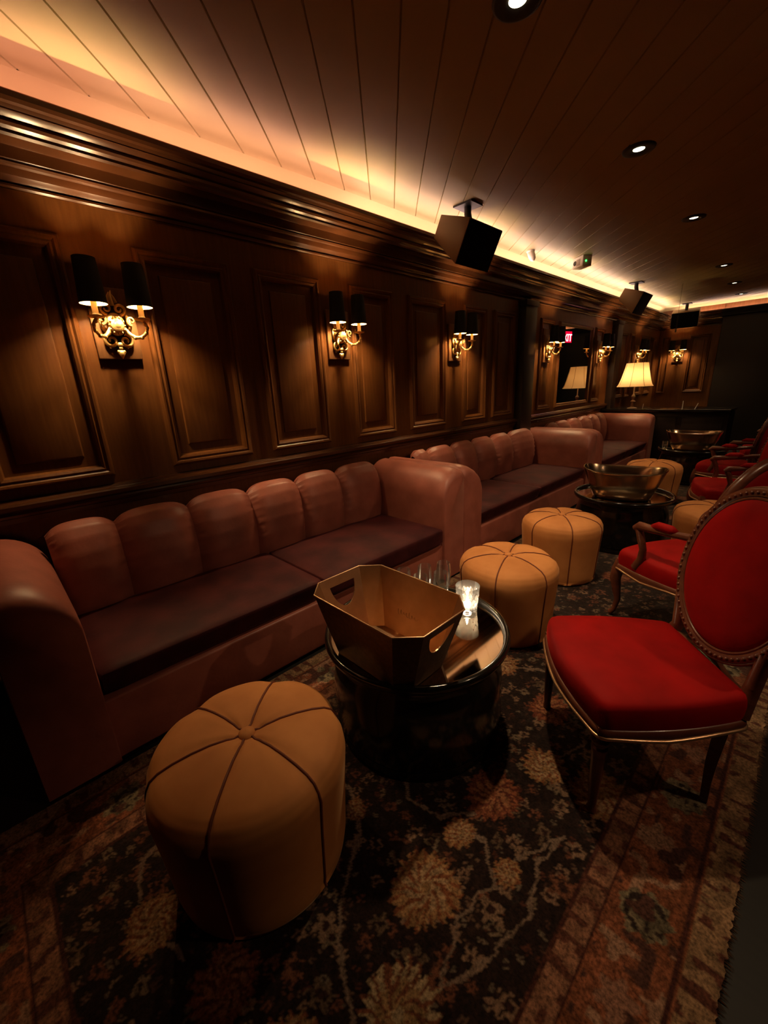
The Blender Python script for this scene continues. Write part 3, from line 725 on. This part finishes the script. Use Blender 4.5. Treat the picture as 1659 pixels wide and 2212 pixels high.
    for sg in (1, -1):
        vs = []
        for s_, h in prof:
            for k in range(48):
                th = 2 * PI * k / 48; px = (a_ - .012) * s_ * math.cos(th); q = (b_ - .012) * s_ * math.sin(th)
                vs.append((px, yb - math.sin(tilt) * q + sg * h * math.cos(tilt), cz + math.cos(tilt) * q + sg * h * math.sin(tilt)))
        m_.add(vs, [(i * 48 + k, i * 48 + (k + 1) % 48, (i + 1) * 48 + (k + 1) % 48, (i + 1) * 48 + k) for i in range(len(prof) - 1) for k in range(48)])
    m_.build('back_cushion', 'red', t, sharp=80)
    for sx in (-1, 1):
        x = sx * (wr / 2 - .025)
        th = -PI / 2 + sx * .62; ex = a_ * math.cos(th); ey = yb - math.sin(tilt) * b_ * math.sin(th); ez = cz + math.cos(tilt) * b_ * math.sin(th)
        th2 = -PI / 2 + sx * 1.0; fx = a_ * math.cos(th2); fy = yb - math.sin(tilt) * b_ * math.sin(th2); fz = cz + math.cos(tilt) * b_ * math.sin(th2)
        pts = [(x, -d / 2 + .018, zr + .03), (x - sx * .004, -d / 2 + .004, zr + .085), (x - sx * .012, -d / 2 - .014, zr + .13), ((x + fx) / 2, fy + .008, fz - .02), (fx, fy, fz + .01)]
        MB().tube(pts, [.030, .027, .024, .022, .016], 12).build('back_upright', 'chairwood', t, sharp=70)
    # carved bridge between the uprights
    m_ = MB(); zb = cz - b_ * math.cos(tilt)
    m_.tube([(-(wr / 2 - .03), -d / 2 + .005, zr + .085), (-.12, -d / 2 - .006, zr + .062 + .02), (0, -d / 2 - .010, zr + .10), (.12, -d / 2 - .006, zr + .062 + .02), (wr / 2 - .03, -d / 2 + .005, zr + .085)], [.020, .018, .026, .018, .020], 10)
    m_.ball((0, -d / 2 - .010, zr + .105), .03, 8, sy=.6); m_.build('back_bridge', 'chairwood', t, sharp=70)
    if arms:
        for sx in (-1, 1):
            xa = sx * (wf / 2 - .012); za = .665
            th = math.asin((.70 - cz) / b_); ax = sx * a_ * math.cos(th); ay = yb
            a_pts = [(ax, ay + .005, .705), (sx * (abs(ax) + .03), ay + .08, .692), (xa, ay + .18, .676), (xa + sx * .012, -.02, .668), (xa + sx * .012, .055, .662), (xa + sx * .020, .085, .642)]
            arm = MB().tube(a_pts, [.020, .020, .019, .022, .026, .014], 12).build('arm', 'chairwood', t, sharp=70)
            MB().tube([(xa + sx * .010, .065, .655), (xa + sx * .012, .04, .60), (xa + sx * .004, .02, .53), (xa - sx * .004, .03, .46), (xa - sx * .006, .06, zr + .055)], [.020, .021, .019, .024, .028], 12).build('arm_support', 'chairwood', arm, sharp=70)
            MB().tube([(xa + sx * .0, ay + .15, .690), (xa + sx * .006, ay + .18, .700), (xa + sx * .010, -.06, .698), (xa + sx * .011, -.025, .686)], [.014, .024, .024, .012], 12).build('arm_pad', 'red', arm, sharp=80)
    return t
def face(dx, dy): return math.atan2(-dx, dy)
c1 = make_chair('red velvet side chair with an oval back, in the right foreground', False, (-.322, 1.562, RUGT), math.radians(132), 'oval_back_chair')
GA = 'red velvet oval-back armchairs'
c2 = make_chair('red armchair with curved wooden arms, behind the foreground side chair', True, (-.375, 2.79, RUGT), face(-.85, .52), 'oval_back_armchair'); c2['group'] = GA
dup(c2, (-.46, 4.92, RUGT), face(-.95, -.30), 'red armchair beyond the half-hidden ochre pouf, right of the second table', GA)
dup(c2, (-.60, 6.15, RUGT), face(-.98, .2), 'dim red armchair second from the far end of the right row', GA)
dup(c2, (-.38, 7.65, RUGT), face(-1, -.1), 'farthest dim red armchair, right of the last table', GA)

# ------------------------------------------------------------------ rug
def vnoise(x, y, s, seed=0):
    x = x * s; y = y * s; xi = np.floor(x).astype(int); yi = np.floor(y).astype(int); fx = x - xi; fy = y - yi
    h = lambda a, b: (np.sin(a * 127.1 + b * 311.7 + seed * 74.7) * 43758.5453) % 1.0
    fx = fx * fx * (3 - 2 * fx); fy = fy * fy * (3 - 2 * fy)
    return (h(xi, yi) * (1 - fx) + h(xi + 1, yi) * fx) * (1 - fy) + (h(xi, yi + 1) * (1 - fx) + h(xi + 1, yi + 1) * fx) * fy
RX0, RX1, RY0, RY1 = -1.79, .10, -.52, 8.05
def rug_color(x, y):
    n1 = vnoise(x, y, 9, 1); n2 = vnoise(x, y, 30, 2); n3 = vnoise(x, y, 75, 3)
    wx = x + .022 * (vnoise(x, y, 20, 5) - .5) + .008 * (vnoise(x, y, 60, 15) - .5); wy = y + .022 * (vnoise(x, y, 20, 6) - .5) + .008 * (vnoise(x, y, 60, 16) - .5)
    c = np.zeros(x.shape + (3,)); c[:] = (.020, .009, .007)
    c += (n3[..., None] - .4) * np.array((.018, .008, .006))
    # small scattered blossoms and leaves on a jittered lattice
    for (s, seed, size, cols) in ((31, 7, .36, ((.22, .12, .08), (.16, .05, .03), (.24, .17, .12), (.12, .05, .035))), (15, 11, .34, ((.36, .20, .13), (.26, .09, .05), (.30, .20, .13), (.05, .03, .025))), (9, 23, .30, ((.30, .11, .06), (.38, .22, .14), (.22, .13, .08)))):
        gx, gy = np.floor(wx * s), np.floor(wy * s); h = lambda k: (np.sin(gx * 12.9898 + gy * 78.233 + seed * k) * 43758.5453) % 1.0
        ox, oy = gx + .3 + .4 * h(1), gy + .3 + .4 * h(2); dx, dy = wx * s - ox, wy * s - oy; an = np.arctan2(dy, dx); rr = np.hypot(dx, dy) / (size * (.6 + .6 * h(3)))
        pet = rr < .8 + .22 * np.cos(an * (4 + np.floor(3 * h(4))) + h(5) * 6); core = rr < .3; sel = (h(6) * len(cols)).astype(int)
        on = pet & (h(7) > (.30 if s < 30 else .52)) & (vnoise(x, y, 110, 51) > .22)
        for k, cc in enumerate(cols): c[on & (sel == k)] = np.array(cc) * .62
        c[core & on] = (.04, .015, .012)
    # vines
    V = [[(-.40, .50), (-.46, .66), (-.43, .80), (-.40, .95), (-.33, 1.10)], [(-.40, .50), (-.34, .68), (-.31, .83)], [(-.43, .80), (-.52, .90), (-.60, .86)], [(-.33, 1.10), (-.36, .95), (-.32, .83)],
         [(-.95, .95), (-.80, .82), (-.68, .86), (-.58, .98)], [(-1.42, .22), (-1.30, .05), (-1.12, -.02), (-.95, .06)], [(-1.2, .62), (-1.0, .70), (-.85, .62), (-.7, .4), (-.5, .3)], [(-.5, 1.3), (-.42, 1.55), (-.5, 1.8)],
         [(-1.45, 1.9), (-1.2, 2.2), (-1.3, 2.6), (-1.0, 2.7)], [(-.9, 1.75), (-.7, 1.9), (-.6, 2.3), (-.4, 2.5)]]
    for pl in V:
        for (ax, ay), (bx, by) in zip(pl[:-1], pl[1:]):
            L2 = (bx - ax) ** 2 + (by - ay) ** 2; u = np.clip(((wx - ax) * (bx - ax) + (wy - ay) * (by - ay)) / L2, 0, 1)
            dd = np.hypot(wx - ax - u * (bx - ax), wy - ay - u * (by - ay)) + .006 * (n2 - .5); c[dd < .0055] = (.22, .14, .10)
    # large palmettes: x, y, radius, petals, hue
    F = [(-.575, .655, .105, 22, 0), (-.585, 1.06, .10, 20, 1), (-.30, 1.33, .105, 18, 0), (-.45, .40, .10, 18, 2), (-.60, .86, .050, 14, 0), (-.92, .66, .04, 12, 0), (-.42, .86, .045, 11, 0), (-.50, 1.30, .085, 18, 0),
         (-1.33, .20, .06, 16, 1), (-1.10, .02, .085, 18, 0), (-.82, .12, .09, 20, 1), (-1.30, .75, .08, 18, 0), (-.62, 1.62, .10, 20, 1), (-.95, 1.75, .09, 18, 0), (-1.35, 1.65, .10, 20, 0), (-.45, 2.05, .10, 20, 0),
         (-.75, 2.45, .10, 20, 1), (-1.30, 2.5, .10, 20, 0), (-.6, .17, .07, 16, 0)]
    for q in range(12): F.append((-1.35 + .42 * (q % 3) + .1 * (q % 2), 2.95 + .31 * q, .10, 20, q % 3))
    T = [((.33, .17, .075), (.40, .24, .13), (.22, .07, .03)), ((.25, .075, .035), (.33, .13, .06), (.13, .03, .018)), ((.40, .27, .15), (.32, .18, .08), (.18, .06, .03))]
    for fx, fy, r, np_, hu in F:
        dx, dy = wx - fx, wy - fy; d_ = np.hypot(dx, dy * .92) / r; an = np.arctan2(dy, dx)
        edge = .92 + .10 * np.cos(an * np_) + .16 * (n2 - .5); A, B, D = T[hu]
        m1 = d_ < edge; c[m1] = A
        m2 = m1 & (np.cos(an * np_ + 1.2 * np.sin(d_ * 9)) > .55) & (d_ > .42); c[m2] = D
        m3 = d_ < .62 + .05 * np.cos(an * 12); c[m3] = B
        m4 = m3 & (np.cos(an * 9 + d_ * 14) > .35) & (d_ > .2); c[m4] = D
        c[(d_ < .16)] = A; c[m1] *= (.72 + .55 * n3[m1])[:, None]
    # borders
    e = np.minimum.reduce([RX1 - x, x - RX0, y - RY0, RY1 - y])
    inb = e < .345; s_al = np.where((RX1 - x < .345) | (x - RX0 < .345), y, x)
    rb = np.zeros_like(c); rb[:] = (.235, .075, .035); rb += (n1[..., None] - .5) * np.array((.10, .035, .02)); rb *= (.6 + .8 * n3)[..., None]
    g1 = (e > .27) & inb; rb[g1] = np.array((.27, .12, .07)) * (.5 + n2[g1] * .9)[:, None]
    g0 = (e < .075); rb[g0] = np.array((.30, .17, .09)) * (.55 + n2[g0] * .8)[:, None]
    line = (np.abs(e - .27) < .005) | (np.abs(e - .085) < .005) | (np.abs(e - .338) < .005); rb[line] = (.07, .02, .014)
    ph = (s_al * 2.05 + .37) % 1.0; mx = (ph - .5) / 2.05; my = e - .178; rm = np.hypot(mx * .95, my) / .068; am = np.arctan2(my, mx)
    md = (rm < .95 + .1 * np.cos(9 * am) + .25 * (n2 - .5)); rb[md] = np.array((.20, .15, .09)) * (.4 + n2[md])[:, None]; dk = md & (n3 > .55) & (rm < .8); rb[dk] = (.035, .02, .016)
    ph2 = (s_al * 2.05 + .87) % 1.0; mx2 = (ph2 - .5) / 2.05; rm2 = np.hypot(mx2, my) / .05; rb[(rm2 < .9 + .2 * np.cos(6 * np.arctan2(my, mx2))) & inb] = (.30, .14, .09)
    lf = (vnoise(x, y, 26, 31) > .70) & (e > .09) & (e < .262) & ~md; rb[lf] = np.array((.36, .19, .12)); lf2 = (vnoise(x, y, 24, 37) > .74) & (e > .09) & (e < .262); rb[lf2] = (.09, .035, .025)
    sm = ((s_al * 16) % 1 < .5) & (vnoise(x, y, 40, 44) > .52) & (g1 | g0); rb[sm] = (.12, .04, .025)
    c[inb] = rb[inb]
    return np.clip(c * .62, .002, .8)
def rug_part(name, y0, y1, st, parent):
    nx = int(round((RX1 - RX0) / st)); ny = int(round((y1 - y0) / st))
    xs = np.linspace(RX0, RX1, nx + 1); ys = np.linspace(y0, y1, ny + 1); XX, YY = np.meshgrid(xs, ys)
    jag = .005 * (vnoise(XX, YY, 170, 71) - .5) * 2
    XP = XX + np.where((XX > RX1 - st * .5), jag, 0)
    co = np.stack([XP, YY, np.full_like(XX, RUGT)], -1).reshape(-1, 3)
    i = np.arange(nx * ny); r = i // nx; q = i % nx; a = r * (nx + 1) + q
    faces = np.stack([a, a + 1, a + nx + 2, a + nx + 1], 1)
    me = bpy.data.meshes.new(name); me.vertices.add(len(co)); me.vertices.foreach_set('co', co.ravel())
    me.loops.add(len(faces) * 4); me.loops.foreach_set('vertex_index', faces.ravel()); me.polygons.add(len(faces)); me.polygons.foreach_set('loop_start', np.arange(len(faces)) * 4); me.polygons.foreach_set('loop_total', np.full(len(faces), 4))
    me.update(); me.validate()
    at = me.color_attributes.new('pattern', 'FLOAT_COLOR', 'POINT'); colr = np.concatenate([rug_color(XX, YY), np.ones(XX.shape + (1,))], -1).reshape(-1)
    at.data.foreach_set('color', colr); me.materials.append(MAT['rug'])
    o = bpy.data.objects.new(name, me); COL.objects.link(o); o.parent = parent
    return o
rt = thing('persian_rug', 'long Persian rug with dark floral field and rust border under the seats', 'rug', (0, 0, 0))
rug_part('near_field', RY0, 3.2, .006, rt); rug_part('far_field', 3.2, RY1, .014, rt)
MB().box(RX0 + .003, RX1 - .008, RY0 + .003, RY1 - .003, .0005, RUGT - .001).build('backing', 'piping', rt)
m_ = MB(); y = RY0
while y < 5.0:
    L_ = .010 + .012 * random.random(); w_ = .004; z = .004
    m_.add([(RX1 - .008, y, z), (RX1 + L_, y + random.uniform(-.006, .006), .002), (RX1 - .008, y + w_, z), (RX1 - .008, y + w_ / 2, z + .005)], [(0, 1, 3), (1, 2, 3), (0, 2, 1)]); y += .0048
fr = m_.build('fringe', mat('wool_fringe', (.24, .13, .075), .9), rt, weld=False); fr['kind'] = 'stuff'

# ------------------------------------------------------------------ speakers on the ceiling
def make_speaker(label, loc, rz, pitch):
    t = thing('ceiling_speaker', label, 'speaker', loc, rz, 'ceiling-hung speakers')
    Rx = Matrix.Rotation(pitch, 4, 'X')
    w0, h = .46, .308          # wedge cabinet: square front, underside rising to a short rear
    poly = [(0, -.154), (0, .154), (-.283, .118), (-.288, -.042)]
    b = MB(); b.prism(poly, -w0 / 2, w0 / 2, fn=lambda a, z, x: (x, a, z)); b.xform(Rx); b.build('cabinet', 'speaker', t, bevel=.005)
    g_ = MB(); g_.grid(lambda u, v: ((u - .5) * (w0 - .01), .002 + .016 * (1 - (2 * u - 1) ** 2), (v - .5) * (h - .012)), 14, 1)
    g_.box(-w0 / 2 + .005, w0 / 2 - .005, 0, .004, -h / 2 + .006, h / 2 - .006); g_.xform(Rx); g_.build('grille', 'cover', t, weld=False, sharp=60)
    zc = H - loc[2]
    m_ = MB(); m_.box(-.08, .08, -.20, -.03, zc - .014, zc - .001); m_.tube([(0, -.115, zc - .01), (0, -.115, zc - .06), (0, -.10, .19)], .028, 12)
    m_.build('bracket', 'black', t, weld=False, sharp=40)
    return t
sp = make_speaker('nearest brown and black speaker hung over the crown moulding', (-2.087, 2.95 + .23, 2.532), face(1.0, 0), math.radians(-26))
dup(sp, (-2.10, 7.65, 2.532), face(1.0, .0), 'middle speaker hung near the far glowing corner', 'ceiling-hung speakers')
dup(sp, (-2.15, 10.75, 2.532), face(.12, -.99), 'black far speaker in front of the far wall crown', 'ceiling-hung speakers')

# ceiling devices
t = thing('motion_sensor', 'small off-white cone sensor on the ceiling edge beside the near speaker', 'sensor', (-2.46, 4.74, H))
MB().lathe([(.045, 0), (.045, -.012), (.036, -.02)], 28).build('mount', 'white', t, sharp=50)
MB().lathe([(.036, 0), (.038, -.045), (.030, -.080), (.015, -.098), (.001, -.102)], 28, axis=Matrix.Rotation(math.radians(-25), 3, 'Y'), c=(0, 0, -.015)).build('dome', 'white', t, sharp=60)
t = thing('ceiling_detector_box', 'white ceiling box with a lens and a green light', 'detector', (-2.20, 5.50, H), face(-.5, -.86))
MB().box(-.09, .09, -.06, .06, -.115, -.001).build('housing', 'white', t, bevel=.008)
MB().lathe([(.001, 0), (.022, .002), (.026, -.004), (.026, -.012)], 24, c=(.045, .064, -.06), axis=Matrix.Rotation(-PI / 2, 3, 'X'), close=False).build('lens', 'black', t, sharp=60)
MB().box(-.045, .02, .060, .064, -.095, -.03).build('front_panel', mat('grey_plastic', (.35, .27, .2), .5), t, bevel=.0015)
MB().ball((-.0905, .02, -.062), .010, 6).build('indicator', 'green', t)

# exit sign seen in the mirror
def text_mesh(s_, size, depth):
    cu = bpy.data.curves.new('lettering', 'FONT'); cu.body = s_; cu.size = size; cu.extrude = depth; cu.align_x = 'CENTER'; cu.align_y = 'CENTER'
    o = bpy.data.objects.new('lettering_source', cu); COL.objects.link(o); bpy.context.view_layer.update()
    me = bpy.data.meshes.new_from_object(o.evaluated_get(bpy.context.evaluated_depsgraph_get())); COL.objects.unlink(o); bpy.data.objects.remove(o); return me
ex_loc = Vector((-1.80, 8.52, 2.27)); ex = thing('exit_sign', 'red lit exit sign, seen reflected in the dark mirror', 'sign', ex_loc, 0)
# plate stands nearly edge-on to the room entrance and shows its face to the mirror wall
vdir = math.atan2(9.55, -1.52); ex.rotation_euler = (0, 0, math.atan2(8.52, -1.80))
MB().box(-.17, .17, .002, .007, -.10, .10).build('panel', 'exit_red', ex)
MB().box(-.18, .18, -.010, .0015, -.11, .11).box(-.18, -.1705, .0015, .011, -.11, .11).box(.1705, .18, .0015, .011, -.11, .11).box(-.18, .18, .0015, .011, -.11, -.1005).box(-.18, .18, .0015, .011, .1005, .11).build('housing', 'black', ex, weld=False)
me = text_mesh('EXIT', .19, .002); me.materials.clear(); me.materials.append(MAT['exit_white'])
lt = bpy.data.objects.new('lettering', me); COL.objects.link(lt); lt.parent = ex; lt.matrix_local = Matrix.Translation((0, .0085, -.02)) @ Matrix.Rotation(PI / 2, 4, 'X') @ Matrix.Scale(.92, 4, (1, 0, 0))
MB().tube([(-.1, 0, .108), (-.1, 0, H - ex_loc.z - .001)], .002, 6).tube([(.1, 0, .108), (.1, 0, H - ex_loc.z - .001)], .002, 6).build('ceiling_mount', 'black', ex)

# ------------------------------------------------------------------ counter, lamp, cards
CT = .945
t = thing('service_counter', 'long black counter with a lamp behind the farthest sofa', 'counter', (-1.75, 8.50, 0))
MB().box(-.92, .88, -.34, .30, 0.0, CT - .045).build('cabinet', 'wood_black', t, bevel=.006)
MB().box(-.945, .90, -.40, .32, CT - .044, CT).build('worktop', 'lacquer', t, bevel=.01)
m_ = MB()
for xx in (-.9, -.32, .28): m_.box(xx + .02, xx + .54, -.352, -.341, .12, CT - .12)
m_.build('front_panel', 'wood_black', t, bevel=.004, weld=False)
t = thing('table_lamp', 'table lamp with a lit cream pleated bell shade on the counter', 'lamp', (-2.22, 8.24, CT))
MB().lathe([(.075, 0), (.078, .012), (.060, .022), (.030, .030), (.022, .045), (.026, .07), (.020, .10), (.030, .115), (.046, .125), (.030, .135), (.016, .15), (.030, .19), (.034, .21), (.020, .235), (.011, .25), (.010, .40), (.010, .52)], 28).build('stem', 'stem', t, sharp=50)
sz0, sz1 = .375, .755; prof = [(.285 - .105 * (u ** .62) - .012 * u, sz0 + (sz1 - sz0) * u) for u in [i / 16 for i in range(17)]]
def shade_fn(u, v):
    i = int(round(v * 16)); r, z = prof[i]; a = 2 * PI * u; e = abs(math.sin(4 * a)) ; r *= .955 + .045 * (1 - e) ** 1 if True else 1
    return (r * math.cos(a), r * math.sin(a), z)
m_ = MB(); m_.grid(shade_fn, 96, 16, wrap_u=True); sh = m_.build('shade', 'silk', t, sharp=80)
for k in range(8):
    a = k * PI / 4; MB().tube([((r + .001) * math.cos(a), (r + .001) * math.sin(a), z) for r, z in prof], .0028, 6).build('shade_rib', 'rib', sh)
MB().lathe([(.012, .47), (.030, .50), (.036, .54), (.028, .58), (.001, .60)], 20).build('bulb', 'lampbulb', t)
for i, (x, y, h, rz, tl, l) in enumerate([(-2.05, 8.2, .085, .2, .12, 'small white card leaning right of the lamp on the counter'), (-1.475, 8.16, .13, .9, .0, 'tall thin white card standing mid-counter'), (-1.31, 8.16, .10, .6, .35, 'slanting white card, rightmost on the counter')]):
    o = MB().box(-.006, .006, -.001, .001, 0, h).xform(Matrix.Translation((x, y, CT + .001)) @ Matrix.Rotation(tl, 4, 'Y') @ Matrix.Rotation(rz * 0, 4, 'Z')).build('menu_card', 'card')
    tag(o, l, 'card', 'white cards on the counter')
